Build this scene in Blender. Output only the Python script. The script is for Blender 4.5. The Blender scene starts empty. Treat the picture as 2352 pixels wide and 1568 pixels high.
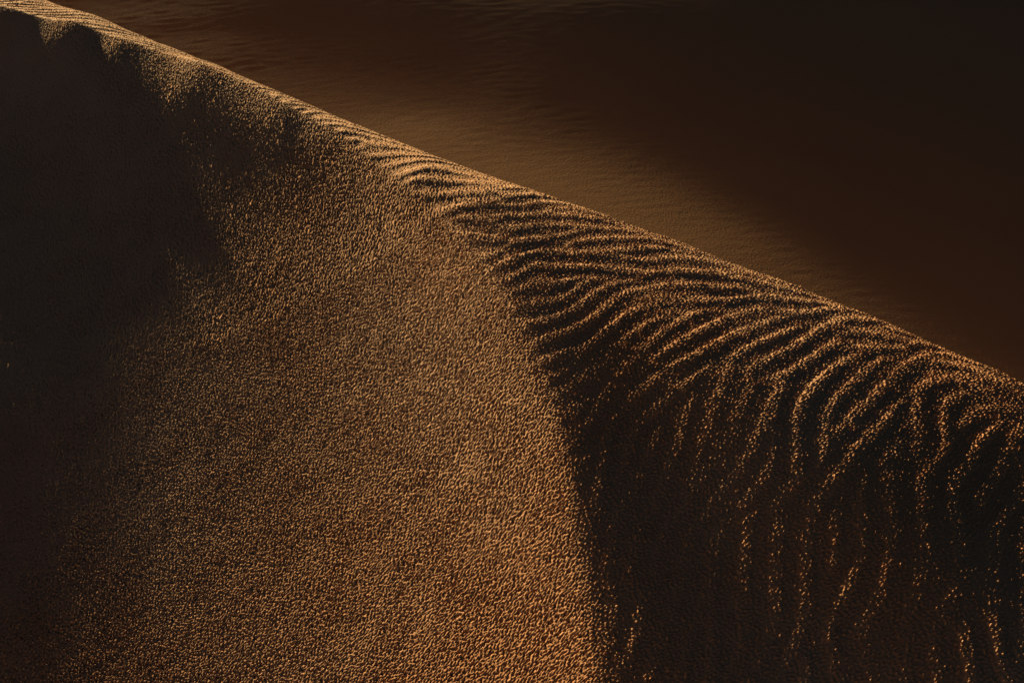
# Desert dune crest raked by a low sun: near dune with pitted crust and wind
# ripples, a hollow of sand behind it rising to the next dune in shade.
import bpy, math, os
import numpy as np

SC = bpy.context.scene
rad = math.radians

# ------------------------------------------------------------------ camera
CAM_H, PITCH, HFOV = 2.2, 35.0, 45.0
cam_d = bpy.data.cameras.new("camera")
cam = bpy.data.objects.new("camera", cam_d)
SC.collection.objects.link(cam)
cam.location = (0, 0, CAM_H)
cam.rotation_euler = (rad(90 - PITCH), 0, 0)
cam_d.sensor_width = 36
cam_d.lens = 18 / math.tan(rad(HFOV / 2))
cam_d.clip_start, cam_d.clip_end = 0.05, 3000
cam_d.dof.use_dof = True
cam_d.dof.focus_distance = 3.6
cam_d.dof.aperture_fstop = 9.0
SC.camera = cam

# ------------------------------------------------------------- sky and sun
SUN_EL = 9.0        # degrees above the horizon
SUN_AZ = 31.0        # degrees to the left of the view direction (+y)
W = bpy.data.worlds.new("World")
SC.world = W
W.use_nodes = True
nt = W.node_tree
bg = nt.nodes["Background"]
sky = nt.nodes.new("ShaderNodeTexSky")
sky.sky_type = 'NISHITA'
sky.sun_disc = False
sky.sun_elevation = rad(SUN_EL)
sky.sun_rotation = rad(-SUN_AZ)
sky.dust_density = 0.3
sky.ozone_density = 1.9
nt.links.new(sky.outputs[0], bg.inputs[0])
bg.inputs[1].default_value = 0.0076

sun_d = bpy.data.lights.new("sun", 'SUN')
sun = bpy.data.objects.new("sun", sun_d)
SC.collection.objects.link(sun)
sun_d.energy = 5.0
sun_d.angle = rad(0.5)
sun_d.color = (1.0, 0.76, 0.38)
sun.rotation_euler = (rad(90 - SUN_EL), 0, rad(180 + SUN_AZ))   # lamp shines from back left

SC.view_settings.view_transform = 'Standard'
SC.view_settings.look = 'None'
SC.view_settings.exposure = 1.62
SC.view_settings.gamma = 1.0

QUICK = os.environ.get("DUNE_QUICK")     # coarse mesh for layout checks

# ------------------------------------------------------- numeric utilities
TH = math.tan(rad(HFOV / 2))
TDIR = np.array([-math.sin(rad(SUN_AZ)), math.cos(rad(SUN_AZ))])   # toward the sun on the ground


def ray(px, py):
    """Viewing direction of a point of the 2352 x 1568 photograph."""
    nx = (px - 1176) / 1176 * TH
    ny = (784 - py) / 1176 * TH
    cp, sp = math.cos(rad(PITCH)), math.sin(rad(PITCH))
    return np.array([nx, cp + ny * sp, -sp + ny * cp])


def bsp(u):
    """Cubic B-spline weights and first derivative for fractional u."""
    w = np.stack([(1 - u) ** 3, 3 * u ** 3 - 6 * u ** 2 + 4, -3 * u ** 3 + 3 * u ** 2 + 3 * u + 1, u ** 3]) / 6
    d = np.stack([-(1 - u) ** 2, 3 * u ** 2 - 4 * u, -3 * u ** 2 + 2 * u + 1, u ** 2]) / 2
    return w, d


class Spline:
    """Smooth height surface, cubic B-spline control grid."""
    def __init__(s, x0, x1, y0, y1, h):
        s.x0, s.y0, s.h = x0, y0, h
        s.nx = int(round((x1 - x0) / h)) + 3
        s.ny = int(round((y1 - y0) / h)) + 3
        s.C = np.zeros((s.ny, s.nx))

    def loc(s, v, o, n):
        t = (v - o) / s.h
        i = np.clip(np.floor(t).astype(int), 0, n - 4)
        return i, t - i

    def row(s, x, y, kind):
        i, u = s.loc(np.float64(x), s.x0, s.nx)
        j, v = s.loc(np.float64(y), s.y0, s.ny)
        wx, dx = bsp(u); wy, dy = bsp(v)
        r = np.zeros((s.ny, s.nx))
        if kind == 'z':
            r[j:j + 4, i:i + 4] = np.outer(wy, wx)
        elif kind == 'x':
            r[j:j + 4, i:i + 4] = np.outer(wy, dx) / s.h
        else:
            r[j:j + 4, i:i + 4] = np.outer(dy, wx) / s.h
        return r.ravel()

    def at(s, x, y):
        i, u = s.loc(x, s.x0, s.nx)
        j, v = s.loc(y, s.y0, s.ny)
        wx, wy = bsp(u)[0], bsp(v)[0]
        r = np.zeros(len(x))
        for a in range(4):
            for b in range(4):
                r += wy[a] * wx[b] * s.C[j + a, i + b]
        return r

    def basis(s, v, o, n):
        i, u = s.loc(v, o, n)
        w, _ = bsp(u)
        B = np.zeros((len(v), n))
        for k in range(4):
            B[np.arange(len(v)), i + k] = w[k]
        return B

    def grid(s, xs, ys):
        return s.basis(ys, s.y0, s.ny) @ s.C @ s.basis(xs, s.x0, s.nx).T


# --------------------------------------------------- shape of the near dune
# brink between the pitted face (left) and the rippled flank (right)
BRINK_PX = [(-300, -40), (-120, 15), (0, 42), (100, 62), (200, 88), (330, 128), (450, 166), (560, 200), (650, 240), (745, 283), (830, 345), (940, 430),
            (1000, 490), (1085, 580), (1150, 690), (1210, 800), (1255, 910), (1290, 1010), (1322, 1130), (1350, 1260), (1375, 1400), (1398, 1568)]
# fold angle (as slope difference) along it
BRINK_K = [.85, .85, .85, .85, .85, .85, .84, .80, .74, .64, .52, .36, .26, .22, .25, .31, .36, .40, .42, .44, .44, .44]
# skyline of the dune
CREST_PX = [(-260, -150), (-70, -74), (110, 0), (360, 98), (600, 196), (850, 300), (1100, 398), (1350, 480), (1600, 574), (1850, 668), (2100, 772), (2352, 880)]
# how squarely the surface meets the low sun (sine of the grazing angle) at places of the photo
LIGHT_LEFT = [
    (1250, 1500, .22), (1000, 1400, .18), (1100, 1100, .185), (1000, 800, .175), (930, 560, .14), (800, 1300, .13), (800, 900, .105),
    (800, 450, .05), (720, 340, .012), (640, 300, .0), (560, 320, -.004), (560, 1450, .088), (550, 1100, .062), (550, 700, .046), (300, 1500, .046), (300, 1100, .036),
    (300, 700, .030), (100, 1500, .014), (140, 1100, .006), (140, 700, .007), (220, 560, .008), (400, 400, .0), (480, 460, .008), (500, 300, -.007), (580, 470, .016),
    (640, 420, .014), (300, 250, -.004), (100, 250, .0), (30, 900, -.003), (20, 1400, .0), (470, 225, -.020), (300, 165, -.018), (230, 130, -.018), (100, 100, -.016), (0, 90, -.012), (380, 190, -.020), (400, 270, -.008), (1150, 720, .215), (1300, 1100, .225),
    (1360, 1500, .22), (700, 1800, .11), (1300, 1800, .21), (100, 1800, .018), (-300, 1500, .02), (-300, 900, .008), (-300, 400, .006), (-300, 100, .01)]
LIGHT_RIGHT = [
    (1180, 560, .09), (1120, 430, .16), (980, 330, .22), (1400, 600, .14), (1350, 800, .03), (1500, 850, .04), (1405, 1000, -.016),
    (1425, 1300, -.020), (1560, 1300, .006), (1600, 1500, .002), (1550, 1050, .015), (1700, 1400, .006), (2000, 1400, .008), (1700, 1050, .020), (2000, 1000, .036), (2300, 1300, .014),
    (2200, 950, .06), (1800, 750, .13), (1600, 680, .15), (2100, 850, .11), (2300, 950, .08), (1450, 1520, -.020), (2500, 1200, .01), (1900, 1750, -.006),
    (2500, 1000, .07), (2500, 1600, .006), (700, 230, .30), (500, 160, .34), (300, 90, .36), (100, 35, .36), (850, 310, .25),
    (1000, 370, .24), (1300, 490, .20), (1700, 640, .18), (2000, 760, .16), (2300, 880, .14)]

SP = Spline(-5.6, 4.4, 0.4, 9.4, 0.16)


def resample(pts, n=400):
    p = np.array(pts, float)
    s = np.concatenate([[0], np.cumsum(np.hypot(*np.diff(p[:, :2], axis=0).T))])
    t = np.linspace(0, s[-1], n)
    # smooth through the points (Catmull-Rom style by cubic Hermite)
    m = np.gradient(p, s, axis=0)
    k = np.clip(np.searchsorted(s, t) - 1, 0, len(s) - 2)
    h = (s[k + 1] - s[k])[:, None]
    u = ((t - s[k])[:, None]) / h
    return ((2 * u ** 3 - 3 * u ** 2 + 1) * p[k] + (u ** 3 - 2 * u ** 2 + u) * h * m[k]
            + (-2 * u ** 3 + 3 * u ** 2) * p[k + 1] + (u ** 3 - u ** 2) * h * m[k + 1])


class Brink:
    def __init__(s, pts, ks):
        p = np.array(pts, float)
        e0 = p[0] + (p[0] - p[1]) / np.hypot(*(p[0] - p[1])) * 4.0
        e1 = p[-1] + (p[-1] - p[-2]) / np.hypot(*(p[-1] - p[-2])) * 3.0
        q = np.vstack([e0, p, e1])
        k = np.concatenate([[ks[0]], ks, [ks[-1]]])
        r = resample(np.column_stack([q, k]), 260)
        s.p, s.k = r[:, :2], r[:, 2]
        s.bake()

    def bake(s):
        s.gx = np.arange(-9.2, 9.25, .04); s.gy = np.arange(-2.2, 12.25, .04)
        X, Y = np.meshgrid(s.gx, s.gy)
        d, k = s.exact(X.ravel(), Y.ravel())
        s.D, s.K = d.reshape(X.shape), k.reshape(X.shape)

    def dist(s, x, y):
        u = (x - s.gx[0]) / .04; v = (y - s.gy[0]) / .04
        i = np.clip(u.astype(int), 0, len(s.gx) - 2); j = np.clip(v.astype(int), 0, len(s.gy) - 2)
        u = u - i; v = v - j
        f = lambda A: (A[j, i] * (1 - u) + A[j, i + 1] * u) * (1 - v) + (A[j + 1, i] * (1 - u) + A[j + 1, i + 1] * u) * v
        return f(s.D), f(s.K)

    def exact(s, x, y):
        """Signed distance (right of the brink positive) and fold there, for flat arrays."""
        D = np.full(x.shape, 1e9); K = np.zeros(x.shape); S = np.ones(x.shape)
        for a, b, ka, kb in zip(s.p[:-1], s.p[1:], s.k[:-1], s.k[1:]):
            v = b - a
            l2 = v @ v
            t = np.clip(((x - a[0]) * v[0] + (y - a[1]) * v[1]) / l2, 0, 1)
            dx, dy = x - a[0] - t * v[0], y - a[1] - t * v[1]
            d = np.hypot(dx, dy)
            m = d < D
            D = np.where(m, d, D)
            K = np.where(m, ka + (kb - ka) * t, K)
            # the brink runs from far left to near: its left-hand side (walking) is the right flank
            S = np.where(m, np.sign(v[0] * dy - v[1] * dx), S)
        return D * S, K


def relu_s(d, w):
    return 0.5 * (d + np.sqrt(d * d + w * w))


def tps(pts, q, lam=30.):
    """Thin-plate interpolation of the light list."""
    p = np.array(pts, float)
    U = lambda r2: .5 * r2 * np.log(r2 + 1e-9)
    sc = 500.
    X = p[:, :2] / sc
    n = len(p)
    Kx = U(((X[:, None] - X[None]) ** 2).sum(-1)) + np.eye(n) * .01
    P = np.column_stack([np.ones(n), X])
    A = np.block([[Kx, P], [P.T, np.zeros((3, 3))]])
    w = np.linalg.solve(A, np.concatenate([p[:, 2], np.zeros(3)]))
    Q = np.array(q, float) / sc
    return U(((Q[:, None] - X[None]) ** 2).sum(-1)) @ w[:n] + np.column_stack([np.ones(len(Q)), Q]) @ w[n:]


def light_targets():
    bx = np.array(BRINK_PX, float); cx = np.array(CREST_PX, float)
    L, R = [], []
    for py in np.concatenate([np.arange(-20, 260, 28), np.arange(270, 1800, 60)]):
        for px in np.arange(-400, 2600, 60):
            xb = np.interp(py, bx[:, 1], bx[:, 0])
            if py < np.interp(px, cx[:, 0], cx[:, 1], left=-60, right=1e9 if px > 2600 else 880 + (px - 2352) * .46) + 12:
                continue
            if py < 260 and px < 700:
                yb = np.interp(px, bx[:, 0], bx[:, 1])
                if py > yb + 12:
                    L.append((px, py))
                elif py < yb - 8:
                    R.append((px, py))
            elif px < xb - 30:
                L.append((px, py))
            elif px > xb + 30:
                R.append((px, py))
    out = [(x, y, float(np.clip(v, -.022, .3))) for (x, y), v in zip(L, tps(LIGHT_LEFT, L))]
    out += [(x, y, float(np.clip(v, -.016, .4))) for (x, y), v in zip(R, tps(LIGHT_RIGHT, R))]
    return out


def ground(r, z):
    return np.array([r[0], r[1]]) * ((z - CAM_H) / r[2])


def hit(px, py, br):
    """where the ray of a photo point meets the current surface"""
    r = ray(px, py)
    P = r[None] * np.linspace(1.2, 12, 1500)[:, None]
    P = P[(P[:, 0] > -5.5) & (P[:, 0] < 4.3) & (P[:, 1] > .5) & (P[:, 1] < 9.3)]
    z = SP.at(P[:, 0], P[:, 1])
    if br is not None:
        d, k = br.dist(P[:, 0], P[:, 1])
        z -= k * relu_s(d, .02)
    w = np.nonzero(CAM_H + P[:, 2] < z)[0]
    if len(w):
        return P[w[0], :2]
    return ground(r, 0)


def solve_shape():
    N = SP.nx * SP.ny
    # smoothness (second differences of the control grid)
    idx = np.arange(N).reshape(SP.ny, SP.nx)
    A0 = np.zeros((N, N))
    def add(ii, w):
        ii = [i.ravel() for i in ii]
        for a, wa in zip(ii, w):
            for b, wb in zip(ii, w):
                np.add.at(A0, (a, b), wa * wb)
    ws = 0.0085 / SP.h ** 2
    ws2 = ws
    add([idx[:, :-2], idx[:, 1:-1], idx[:, 2:]], np.array([1, -2, 1]) * ws2)
    add([idx[:-2], idx[1:-1], idx[2:]], np.array([1, -2, 1]) * ws2)
    add([idx[:-1, :-1], idx[:-1, 1:], idx[1:, :-1], idx[1:, 1:]], np.array([1, -1, -1, 1]) * ws2 * 1.4)
    A0 += np.eye(N) * 1e-5
    targets = light_targets()
    br = None
    te, ce = math.tan(rad(SUN_EL)), math.cos(rad(SUN_EL))
    for it in range(3):
        bp, pins = [], []
        for px, py in list(resample(BRINK_PX[:10], 46)) + BRINK_PX[10:]:
            p = ground(ray(px, py), 0)
            w = float(np.clip((760 - px) / 360, 0, 1))
            for _ in range(3):
                z1 = -.06 * max(-.766 * p[0] + .643 * p[1] - 2.4, 0) + .030
                z2 = float(np.clip(SP.at(p[:1], p[1:])[0], -.15, .2))
                z = w * z1 + (1 - w) * (z2 if it else z1)
                p = ground(ray(px, py), z)
            bp.append(p)
            if w > 0:
                pins.append((p[0], p[1], z, 1.1 * w))
        bk = resample(np.column_stack([np.array(BRINK_PX[:10]), BRINK_K[:10]]), 46)[:, 2]
        br_new = Brink(bp, list(bk) + BRINK_K[10:])
        rows, rhs = [], []
        def fold(x, y):
            e = 1e-3
            X = np.array([x, x + e, x]); Y = np.array([y, y, y + e])
            d, k = br_new.dist(X, Y)
            f = -k * relu_s(d, .02)
            return f[0], (f[1] - f[0]) / e, (f[2] - f[0]) / e
        for px, py, L in targets:
            x, y = hit(px, py, br) if it else ground(ray(px, py), 0)
            if not (-5.5 < x < 4.3 and .5 < y < 9.3):
                continue
            f, fx, fy = fold(x, y)
            wl = 0.8 if (py < 260 and px < 700) else 1.1
            rows.append(wl * (SP.row(x, y, 'x') * TDIR[0] + SP.row(x, y, 'y') * TDIR[1]))
            rhs.append(wl * (te - L / ce - (fx * TDIR[0] + fy * TDIR[1])))
        for px, py in resample(CREST_PX, 30):
            r = ray(px, py)
            zt = 0.0
            for _ in range(4):
                x, y = ground(r, zt)
                zt = -.06 * max(-.766 * x + .643 * y - 2.4, 0)
            f, fx, fy = fold(x, y)
            rows.append(8 * SP.row(x, y, 'z')); rhs.append(8 * (zt - f))
            rows.append(1.5 * (SP.row(x, y, 'x') * r[0] + SP.row(x, y, 'y') * r[1])); rhs.append(1.5 * (r[2] - fx * r[0] - fy * r[1]))
            # curving over: half a metre nearer the surface is flatter, beyond it keeps falling
            for off, dr in ((0.5, .30) if px > 900 else (0.12, .10), (-0.7, -.14), (-1.6, -.16), (-3.0, -.16)):
                n = np.array([.643, .766])
                xx, yy = np.array([x, y]) - n * off
                if not (-5.5 < xx < 4.3 and .5 < yy < 9.3):
                    continue
                f, fx, fy = fold(xx, yy)
                w = .6 if off < 0 else .25
                rows.append(w * (SP.row(xx, yy, 'x') * r[0] + SP.row(xx, yy, 'y') * r[1]))
                rhs.append(w * (r[2] + dr - fx * r[0] - fy * r[1]))
        for x, y, z, w in pins:
            f, fx, fy = fold(x, y)
            rows.append(w * SP.row(x, y, 'z')); rhs.append(w * (z - f))
        R = np.array(rows); q = np.array(rhs)
        SP.C = np.linalg.solve(A0 + R.T @ R, R.T @ q).reshape(SP.ny, SP.nx)
        br = br_new
        if False:
            res = R @ SP.C.ravel() - q
            print('fit', it, np.abs(res).mean(), np.abs(res).max())
    return br


BR = solve_shape()


# ----------------------------------------------------------- noise on grids
def fft_band(ny, nx, dx, lo, hi, seed, ang=0.0, stretch=1.0):
    """Periodic band-limited noise; wavelengths lo..hi metres; optionally stretched along ang."""
    rng = np.random.default_rng(seed)
    n = rng.standard_normal((ny, nx)).astype(np.float32)
    F = np.fft.rfft2(n)
    ky = np.fft.fftfreq(ny, dx)[:, None]
    kx = np.fft.rfftfreq(nx, dx)[None]
    ca, sa = math.cos(ang), math.sin(ang)
    k1 = (kx * ca + ky * sa) * stretch
    k2 = -kx * sa + ky * ca
    k = np.sqrt(k1 * k1 + k2 * k2) + 1e-9
    kc = 1 / math.sqrt(lo * hi)
    bw = math.log(hi / lo) / 2
    F *= np.exp(-(np.log(k / kc) / bw) ** 2)
    r = np.fft.irfft2(F, s=(ny, nx)).astype(np.float32)
    return r / r.std()


def smooth(a, b, v):
    t = np.clip((v - a) / (b - a), 0, 1)
    return t * t * (3 - 2 * t)


# ------------------------------------------------------------ material
def sand_material(name, c1, c2, c3, bump, grain):
    m = bpy.data.materials.new(name)
    m.use_nodes = True
    t = m.node_tree
    N, Lk = t.nodes, t.links
    b = N["Principled BSDF"]
    b.inputs["Roughness"].default_value = 0.9
    b.inputs["Specular IOR Level"].default_value = 0.12
    geo = N.new("ShaderNodeNewGeometry")
    n1 = N.new("ShaderNodeTexNoise"); n1.inputs["Scale"].default_value = 0.9; n1.inputs["Detail"].default_value = 3
    n2 = N.new("ShaderNodeTexNoise"); n2.inputs["Scale"].default_value = grain; n2.inputs["Detail"].default_value = 3
    for n in (n1, n2):
        Lk.new(geo.outputs["Position"], n.inputs["Vector"])
    mix = N.new("ShaderNodeMixRGB"); mix.inputs[1].default_value = (*c1, 1); mix.inputs[2].default_value = (*c2, 1)
    rmp = N.new("ShaderNodeMapRange"); rmp.inputs[1].default_value = .35; rmp.inputs[2].default_value = .65
    sep = N.new("ShaderNodeSeparateXYZ"); Lk.new(geo.outputs["Position"], sep.inputs[0])
    up = N.new("ShaderNodeMapRange"); up.inputs[1].default_value = 4.2; up.inputs[2].default_value = 2.4
    up.inputs[3].default_value = -.3; up.inputs[4].default_value = .3
    Lk.new(sep.outputs[1], up.inputs[0])
    ad = N.new("ShaderNodeMath"); ad.operation = 'ADD'; ad.use_clamp = True
    Lk.new(n1.outputs[0], rmp.inputs[0]); Lk.new(rmp.outputs[0], ad.inputs[0]); Lk.new(up.outputs[0], ad.inputs[1]); Lk.new(ad.outputs[0], mix.inputs[0])
    mix2 = N.new("ShaderNodeMixRGB"); mix2.inputs[2].default_value = (*c3, 1)
    rm2 = N.new("ShaderNodeMapRange"); rm2.inputs[1].default_value = .45; rm2.inputs[2].default_value = .75; rm2.inputs[4].default_value = .6
    Lk.new(n2.outputs[0], rm2.inputs[0]); Lk.new(rm2.outputs[0], mix2.inputs[0]); Lk.new(mix.outputs[0], mix2.inputs[1])
    Lk.new(mix2.outputs[0], b.inputs["Base Color"])
    bp = N.new("ShaderNodeBump"); bp.inputs["Strength"].default_value = 1.0; bp.inputs["Distance"].default_value = bump
    n3 = N.new("ShaderNodeTexNoise"); n3.inputs["Scale"].default_value = grain * .8; n3.inputs["Detail"].default_value = 2
    Lk.new(geo.outputs["Position"], n3.inputs["Vector"])
    Lk.new(n3.outputs[0], bp.inputs["Height"]); Lk.new(bp.outputs[0], b.inputs["Normal"])
    return m


def grid_object(name, X, Y, Z, mat, label):
    ny, nx = Z.shape
    co = np.empty((ny, nx, 3), np.float32)
    co[..., 0] = X; co[..., 1] = Y; co[..., 2] = Z
    i = np.arange(ny * nx, dtype=np.int32).reshape(ny, nx)
    q = np.stack([i[:-1, :-1], i[:-1, 1:], i[1:, 1:], i[1:, :-1]], -1).reshape(-1)
    nf = (ny - 1) * (nx - 1)
    me = bpy.data.meshes.new(name)
    me.vertices.add(ny * nx)
    me.vertices.foreach_set("co", co.ravel())
    me.loops.add(nf * 4)
    me.loops.foreach_set("vertex_index", q)
    me.polygons.add(nf)
    me.polygons.foreach_set("loop_start", np.arange(0, nf * 4, 4, dtype=np.int32))
    me.polygons.foreach_set("use_smooth", np.ones(nf, dtype=bool))
    me.update(calc_edges=True)
    me.materials.append(mat)
    o = bpy.data.objects.new(name, me)
    SC.collection.objects.link(o)
    o["kind"] = "structure"
    o["label"] = label
    return o


# ------------------------------------------------------------ near dune mesh
D = 0.02 if QUICK else 0.0021
rim = [hit(px, py, BR) for px, py in [(0, 60), (0, 400), (0, 800), (0, 1200), (0, 1568), (600, 1568), (1200, 1568), (1800, 1568), (2352, 1568), (2352, 1250), (2352, 950)]]
rim += [hit(px, py + 16, BR) for px, py in resample(CREST_PX[2:], 12)]
rim = np.array(rim)
CX0, CX1 = rim[:, 0].min() - .40, rim[:, 0].max() + .40
CY0, CY1 = rim[:, 1].min() - .22, rim[:, 1].max() + .45
print("core", CX0, CX1, CY0, CY1)


def axis(a, b, lo, hi):
    core = np.arange(a, b, D)
    def tail(n0, n1):
        r, s, v = [], D, n0
        sg = 1 if n1 > n0 else -1
        while (n1 - v) * sg > 0:
            s = min(s * 1.22, .15)
            v += sg * s
            r.append(v)
        return np.array(r)
    return np.concatenate([tail(a, lo)[::-1], core, tail(core[-1], hi)]), len(tail(a, lo)), len(core)


XS, ix, nxc = axis(CX0, CX1, -9.0, 9.0)
YS, iy, nyc = axis(CY0, CY1, -2.0, 12.0)
# rows twice as far apart in the far half, where they are seen at a slant
rows_ = np.arange(nyc)
rows_ = rows_[(YS[iy:iy + nyc] < CY0 + .42 * (CY1 - CY0)) | (rows_ % 2 == 0)]
NYF = nyc
YS = np.concatenate([YS[:iy], YS[iy + rows_], YS[iy + nyc:]])
nyc = len(rows_)


def tame(v, lo, hi, s=1.2):
    return np.where(v > hi, hi + s * np.tanh((v - hi) / s), np.where(v < lo, lo - s * np.tanh((lo - v) / s), v))


fx, fy = BR.gx, BR.gy
Dd, Kk = BR.D, BR.K


def lerp2(A, xs, ys):
    u = (xs - fx[0]) / .04; v = (ys - fy[0]) / .04
    i = np.clip(u.astype(int), 0, A.shape[1] - 2); j = np.clip(v.astype(int), 0, A.shape[0] - 2)
    u = (u - i)[None]; v = (v - j)[:, None]
    R = A[j] * (1 - v) + A[j + 1] * v
    return R[:, i] * (1 - u) + R[:, i + 1] * u



# ------------------------------------------------------- wind ripple pattern
# run of the ripple crests at places on the flank: point, then direction in the photo
RIPPLE_RUN = [
    (300, 70, 1, .39), (500, 155, 1, .36), (700, 240, 1, .26), (850, 310, 1, .16), (1050, 430, 1, .02), (1250, 450, 1, .16), (1500, 530, 1, .35),
    (1750, 650, 1, .41), (1150, 560, 1, 0), (1300, 570, 1, -.18), (1450, 560, 1, .08), (1250, 700, 1, -.30), (1400, 700, 1, -.38),
    (1600, 660, 1, -.08), (1800, 700, 1, .08), (1300, 850, 1, -.7), (1450, 830, 1, -.75), (1600, 800, 1, -.75), (1800, 760, 1, -.5),
    (2000, 780, 1, -.1), (2200, 850, 1, .3), (1350, 1050, .4, -1), (1500, 1000, .6, -1), (1700, 950, .7, -1), (1900, 850, .8, -.8),
    (2100, 880, 1, -.6), (2330, 925, 1, .3), (2230, 930, .8, -.5), (1400, 1300, .12, -1), (1600, 1200, .22, -1), (1800, 1150, .3, -1), (2000, 1000, .32, -1),
    (2150, 1000, .25, -1), (2300, 1050, .4, -1), (1700, 1450, .15, -1), (2000, 1400, .1, -1), (2250, 1300, -.08, -1), (2300, 1500, 0, -1)]


def ripples(lam=.078, h=.012):
    """Oriented pattern formation: noise repeatedly filtered along the local wind and saturated."""
    n = 540
    xs = (CX0 + CX1) / 2 + (np.arange(n) - n / 2) * h
    ys = (CY0 + CY1) / 2 + (np.arange(n) - n / 2) * h
    XX, YY = np.meshgrid(xs, ys)
    C2 = np.zeros((n, n)); S2 = np.zeros((n, n))
    for px, py, dx, dy in RIPPLE_RUN:
        p = hit(px, py, BR); q = hit(px + dx * 10, py + dy * 10, BR)
        a = math.atan2(q[1] - p[1], q[0] - p[0]) + math.pi / 2
        w = 1 / (((XX - p[0]) ** 2 + (YY - p[1]) ** 2) + .01) ** 1.6
        C2 += w * math.cos(2 * a); S2 += w * math.sin(2 * a)
    psi = .5 * np.arctan2(S2, C2) + .25 * fft_band(n, n, h, .22, .55, 8)
    M = 14
    ky = np.fft.fftfreq(n, h)[:, None]; kx = np.fft.fftfreq(n, h)[None]
    kk = np.hypot(kx, ky); th = np.arctan2(ky, kx)
    filt, wts = [], []
    for m in range(M):
        a = math.pi * m / M
        da = (th - a + math.pi / 2) % math.pi - math.pi / 2
        filt.append((np.exp(-((kk - 1 / lam) / (.32 / lam)) ** 2) * np.exp(-(da / .30) ** 2)).astype(np.float32))
        dp = (psi - a + math.pi / 2) % math.pi - math.pi / 2
        wts.append(np.exp(-(dp / (.7 * math.pi / M)) ** 2).astype(np.float32))
    wt = sum(wts)
    wts = [w / wt for w in wts]
    u = np.random.default_rng(11).standard_normal((n, n)) * .3
    for it in range(20):
        F = np.fft.fft2(u)
        v = sum(w * np.fft.ifft2(F * f).real for w, f in zip(wts, filt))
        u = np.tanh(2.2 * v / (v.std() + 1e-9) * .8)
    return xs, ys, u.astype(np.float32)


def sample(A, x0, y0, h, xs, ys):
    """Smooth (cubic) resampling of a regular grid at tensor points, clamped at its rim."""
    def basis(v, o, n):
        t = np.clip((v - o) / h, 1, n - 2.001)
        i = np.floor(t).astype(int); u = t - i
        return i, np.stack([-.5 * u + u ** 2 - .5 * u ** 3, 1 - 2.5 * u ** 2 + 1.5 * u ** 3, .5 * u + 2 * u ** 2 - 1.5 * u ** 3, -.5 * u ** 2 + .5 * u ** 3]).astype(np.float32)
    i, wx = basis(xs, x0, A.shape[1]); j, wy = basis(ys, y0, A.shape[0])
    j = np.clip(j, 1, A.shape[0] - 3); i = np.clip(i, 1, A.shape[1] - 3)
    R = sum(wy[k][:, None] * A[j + k - 1] for k in range(4))
    return sum(R[:, i + k - 1] * wx[k] for k in range(4))


# body of the dune on a 4 cm grid, carried on along the crest beyond the modelled part
FX, FY = np.meshgrid(fx, fy)
c_ = tame(-.766 * FX + .643 * FY, .4, 5.4, .9); b_ = tame(.643 * FX + .766 * FY, .9, 3.45, .12)
xc, yc = (-.766 * c_ + .643 * b_).ravel(), (.643 * c_ + .766 * b_).ravel()
Dd, Kk = [v.reshape(FX.shape) for v in BR.dist(xc, yc)]
Zs = sample(SP.at(xc, yc).reshape(FX.shape) - .84 * np.maximum(.643 * FX + .766 * FY - b_, 0) * (FY > 0) * (.643 * FX + .766 * FY > 3), fx[0], fy[0], .04, XS, YS)
d = lerp2(Dd, XS, YS).astype(np.float32); k = lerp2(Kk, XS, YS).astype(np.float32)
rx, ry, RU = ripples()
core_x = smooth(XS[0] * 0 + CX0 - .02, CX0 + .12, XS) * (1 - smooth(CX1 - .12, CX1 + .02, XS))
core_y = smooth(CY0 - .02, CY0 + .1, YS) * (1 - smooth(CY1 - .12, CY1 + .02, YS))
core = (core_y[:, None] * core_x[None]).astype(np.float32)       # fine relief only where the mesh is fine

u = sample(RU, rx[0], ry[0], rx[1] - rx[0], XS, YS)
cb = (.643 * XS[None] + .766 * YS[:, None]).astype(np.float32)    # distance across the crest
cc = (-.766 * XS[None] + .643 * YS[:, None]).astype(np.float32)   # distance along the crest
rvar = np.clip(.85 + .3 * sample(fft_band(540, 540, rx[1] - rx[0], .25, .8, 31), rx[0], ry[0], rx[1] - rx[0], XS, YS), .3, 1.5)
amp = .0044 * (1 - .10 * smooth(2.8, 3.3, cb)) * np.maximum(rvar, .9 * smooth(2.6, 3.4, cc))
near_low = 1 - smooth(2.2, 2.7, cb)
amp = amp * (smooth(-.05, .03, d) * (1 - near_low) + smooth(0, .14, d) * near_low)
amp = amp * (1 - smooth(3.35, 3.7, cb))
rip = amp * (np.clip((u + 1) / 2, 0, 1) ** 1.8 - .40) * core
del u

# fold with the ripple ends notching the brink
e = k * d - rip * smooth(-.03, .02, d)
Z = (Zs - relu_s(e, .006)).astype(np.float32)
del e

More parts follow.
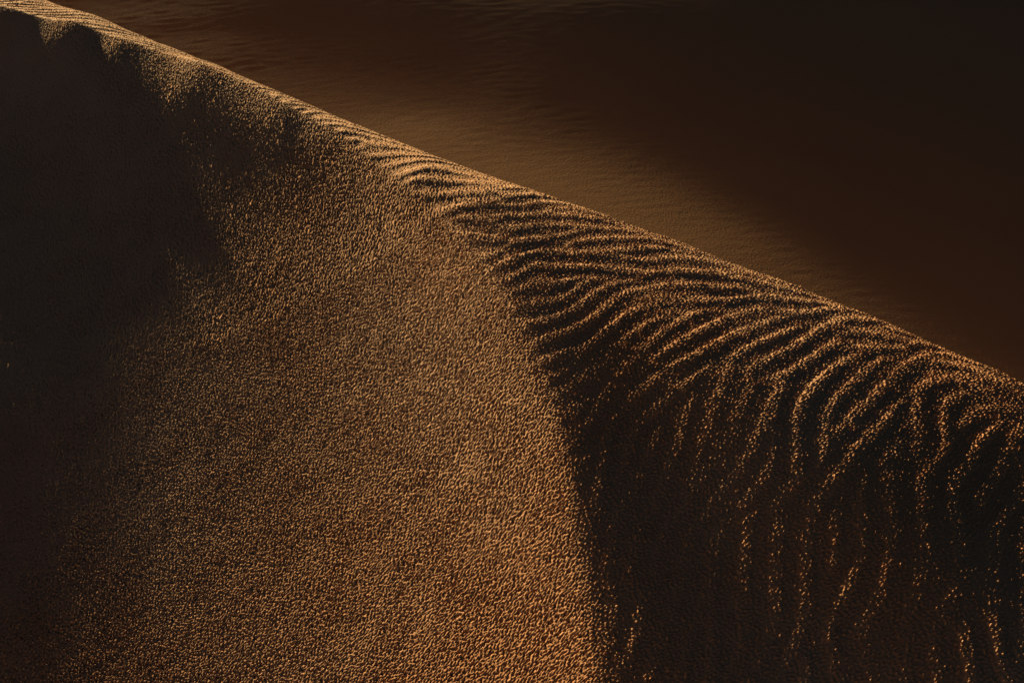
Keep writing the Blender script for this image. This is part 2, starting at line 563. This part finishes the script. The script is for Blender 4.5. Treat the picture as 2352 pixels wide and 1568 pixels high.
if not QUICK:
    ny0, nx0 = NYF, nxc
    sl = (slice(iy, iy + nyc), slice(ix, ix + nxc))
    dc = d[sl]; cr = core[sl]
    right = smooth(-.01, .03, dc)
    band = lambda *a: fft_band(*a)[rows_]
    # pitted crust on the left face: cells with thin rims, a few deeper hollows
    a1 = band(ny0, nx0, D, .0068, .017, 1, rad(24), 1.6)
    a2 = band(ny0, nx0, D, .012, .028, 2)
    a3 = band(ny0, nx0, D, .006, .011, 3, rad(15), 1.5)
    patch = .92 + .13 * np.clip(band(ny0, nx0, D, .15, .5, 4), -1.6, 1.6)
    pits = -.0008 * np.abs(a1) - .0034 * np.maximum(a1 - .45, 0) - .0046 * np.maximum(a2 - .80, 0) + .0011 * a3
    # crust only where the slope is dried by the sun; the steep slope at far left is smooth loose sand
    zl = SP.at(xc, yc).reshape(FX.shape)
    gy_, gx_ = np.gradient(zl, .04)
    low = math.sin(rad(SUN_EL)) - math.cos(rad(SUN_EL)) * (gx_ * TDIR[0] + gy_ * TDIR[1])
    for _ in range(4):      # broad average
        low = sum(np.roll(low, q, 0) for q in range(-3, 4)) / 7
        low = sum(np.roll(low, q, 1) for q in range(-3, 4)) / 7
    crust = .40 + .60 * smooth(-.014, .012, lerp2(low, XS[ix:ix + nxc], YS[iy:iy + nyc]))
    left_rough = pits * patch * crust.astype(np.float32)
    # grains and crumbs standing out of the rippled flank
    b1 = band(ny0, nx0, D, .006, .013, 6, rad(-6), 1.6)
    crumbs = .0021 * np.maximum(b1 - .1, 0) + .0008 * np.maximum(b1 - 1.4, 0) + .0004 * a1 + .0006 * a3
    strip = smooth(2.75, 3.05, cb[sl]) * smooth(2.4, 3.0, cc[sl])
    rough = (left_rough * (1 - right) + crumbs * right * (1 - .3 * strip)) * cr
    Z[sl] += rough.astype(np.float32)
    del a1, a2, a3, b1, rough, left_rough, crumbs

mat = sand_material("dune_sand", (.47, .275, .165), (.42, .20, .10), (.49, .31, .19), .0012, 420)
grid_object("dune", XS[None], YS[:, None], Z, mat, "near sand dune with a sharp brink, pitted left face and rippled right flank")

# ------------------------------------------- hollow and next dune behind it
FAR_LIGHT = [
    (100, -60, .02), (300, 0, .022), (450, 40, .02), (520, 120, .025), (600, 90, .012), (700, 60, .008), (700, 180, .038), (850, 240, .07), (900, 170, .020),
    (1000, 290, .10), (1000, 150, .012), (1200, 390, .115), (1200, 320, .06), (1250, 240, .015), (1300, 150, .008), (1400, 460, .115),
    (1450, 350, .03), (1600, 550, .105), (1650, 450, .028), (1700, 350, .006), (1800, 630, .07), (1850, 520, .018), (2000, 720, .05),
    (2000, 580, .014), (2200, 800, .04), (2200, 650, .012), (2340, 860, .035), (2340, 700, .008), (1700, 150, -.01), (2000, 300, -.03),
    (2300, 300, -.04), (2300, 50, -.04), (1900, 50, -.03), (1100, 10, .020), (900, 10, .012), (1400, 10, .010), (1600, 20, .006),
    (1100, -150, .05), (1700, -150, .02), (2400, -150, .0), (1300, 600, .11), (1000, 450, .10), (1700, 800, .08), (2200, 1000, .04), (600, 300, .05), (2600, 400, 0)]
FZ = -2.2
FS = Spline(-9, 13, 2, 20, .5)


def solve_far():
    N = FS.nx * FS.ny
    idx = np.arange(N).reshape(FS.ny, FS.nx)
    A = np.zeros((N, N))
    def add(ii, w):
        ii = [i.ravel() for i in ii]
        for a, wa in zip(ii, w):
            for b, wb in zip(ii, w):
                np.add.at(A, (a, b), wa * wb)
    w = .03 / FS.h ** 2
    add([idx[:, :-2], idx[:, 1:-1], idx[:, 2:]], np.array([1, -2, 1]) * w)
    add([idx[:-2], idx[1:-1], idx[2:]], np.array([1, -2, 1]) * w)
    add([idx[:-1, :-1], idx[:-1, 1:], idx[1:, :-1], idx[1:, 1:]], np.array([1, -1, -1, 1]) * w * 1.4)
    A += np.eye(N) * 1e-5
    cx = np.array(CREST_PX, float)
    q = [(px, py) for py in np.arange(-150, 1000, 45) for px in np.arange(0, 2600, 80)
         if py < np.interp(px, cx[:, 0], cx[:, 1]) + 60]
    T = [(x, y, float(np.clip(.40 * v * min(1, max(v, 0) / .07) ** .3 - .004 + min(v, 0) * .1, -.006, .1))) for (x, y), v in zip(q, tps(FAR_LIGHT, q))]
    for it in range(3):
        rows, rhs = [], []
        for px, py, L in T:
            r = ray(px, py)
            s = (FZ - CAM_H) / r[2]
            for _ in range(it * 4):
                x, y = r[:2] * s
                s = (FZ + FS.at(np.array([x]), np.array([y]))[0] - CAM_H) / r[2]
            x, y = r[:2] * s
            if not (-8.9 < x < 12.9 and 2.1 < y < 19.9):
                continue
            rows.append(FS.row(x, y, 'x') * TDIR[0] + FS.row(x, y, 'y') * TDIR[1])
            rhs.append(math.tan(rad(SUN_EL)) - L / math.cos(rad(SUN_EL)))
        x, y = ray(1300, 400)[:2] * ((FZ - CAM_H) / ray(1300, 400)[2])
        rows.append(FS.row(x, y, 'z') * 5); rhs.append(0)
        R = np.array(rows); q = np.array(rhs)
        FS.C = np.linalg.solve(A + R.T @ R, R.T @ q).reshape(FS.ny, FS.nx)


solve_far()
gd = .02
gx = np.concatenate([np.linspace(-60, -7.2, 90), np.arange(-7, 9, gd), np.linspace(9.2, 60, 90)])
gy = np.concatenate([np.linspace(-30, 3.8, 60), np.arange(4, 16, gd), np.linspace(16.2, 110, 120)])
GZ = FZ + FS.grid(tame(gx, -7.5, 10.5, 4.), tame(gy, 4, 17.5, 4.))
jx = np.nonzero((gx >= -7.001) & (gx < 9))[0]; jy = np.nonzero((gy >= 3.999) & (gy < 16))[0]
g1 = fft_band(len(jy), len(jx), gd, .06, .12, 21, ang=rad(8), stretch=4)
g2 = fft_band(len(jy), len(jx), gd, .5, 1.5, 22, ang=rad(8), stretch=5)
GZ[jy[0]:jy[-1] + 1, jx[0]:jx[-1] + 1] += .00009 * g1 + .00016 * g2
fl = sand_material("shade_darkened_sand", (.32, .18, .088), (.30, .165, .088), (.34, .20, .10), .0012, 90)  # same sand, colour darkened to paint in deeper shade behind the crest
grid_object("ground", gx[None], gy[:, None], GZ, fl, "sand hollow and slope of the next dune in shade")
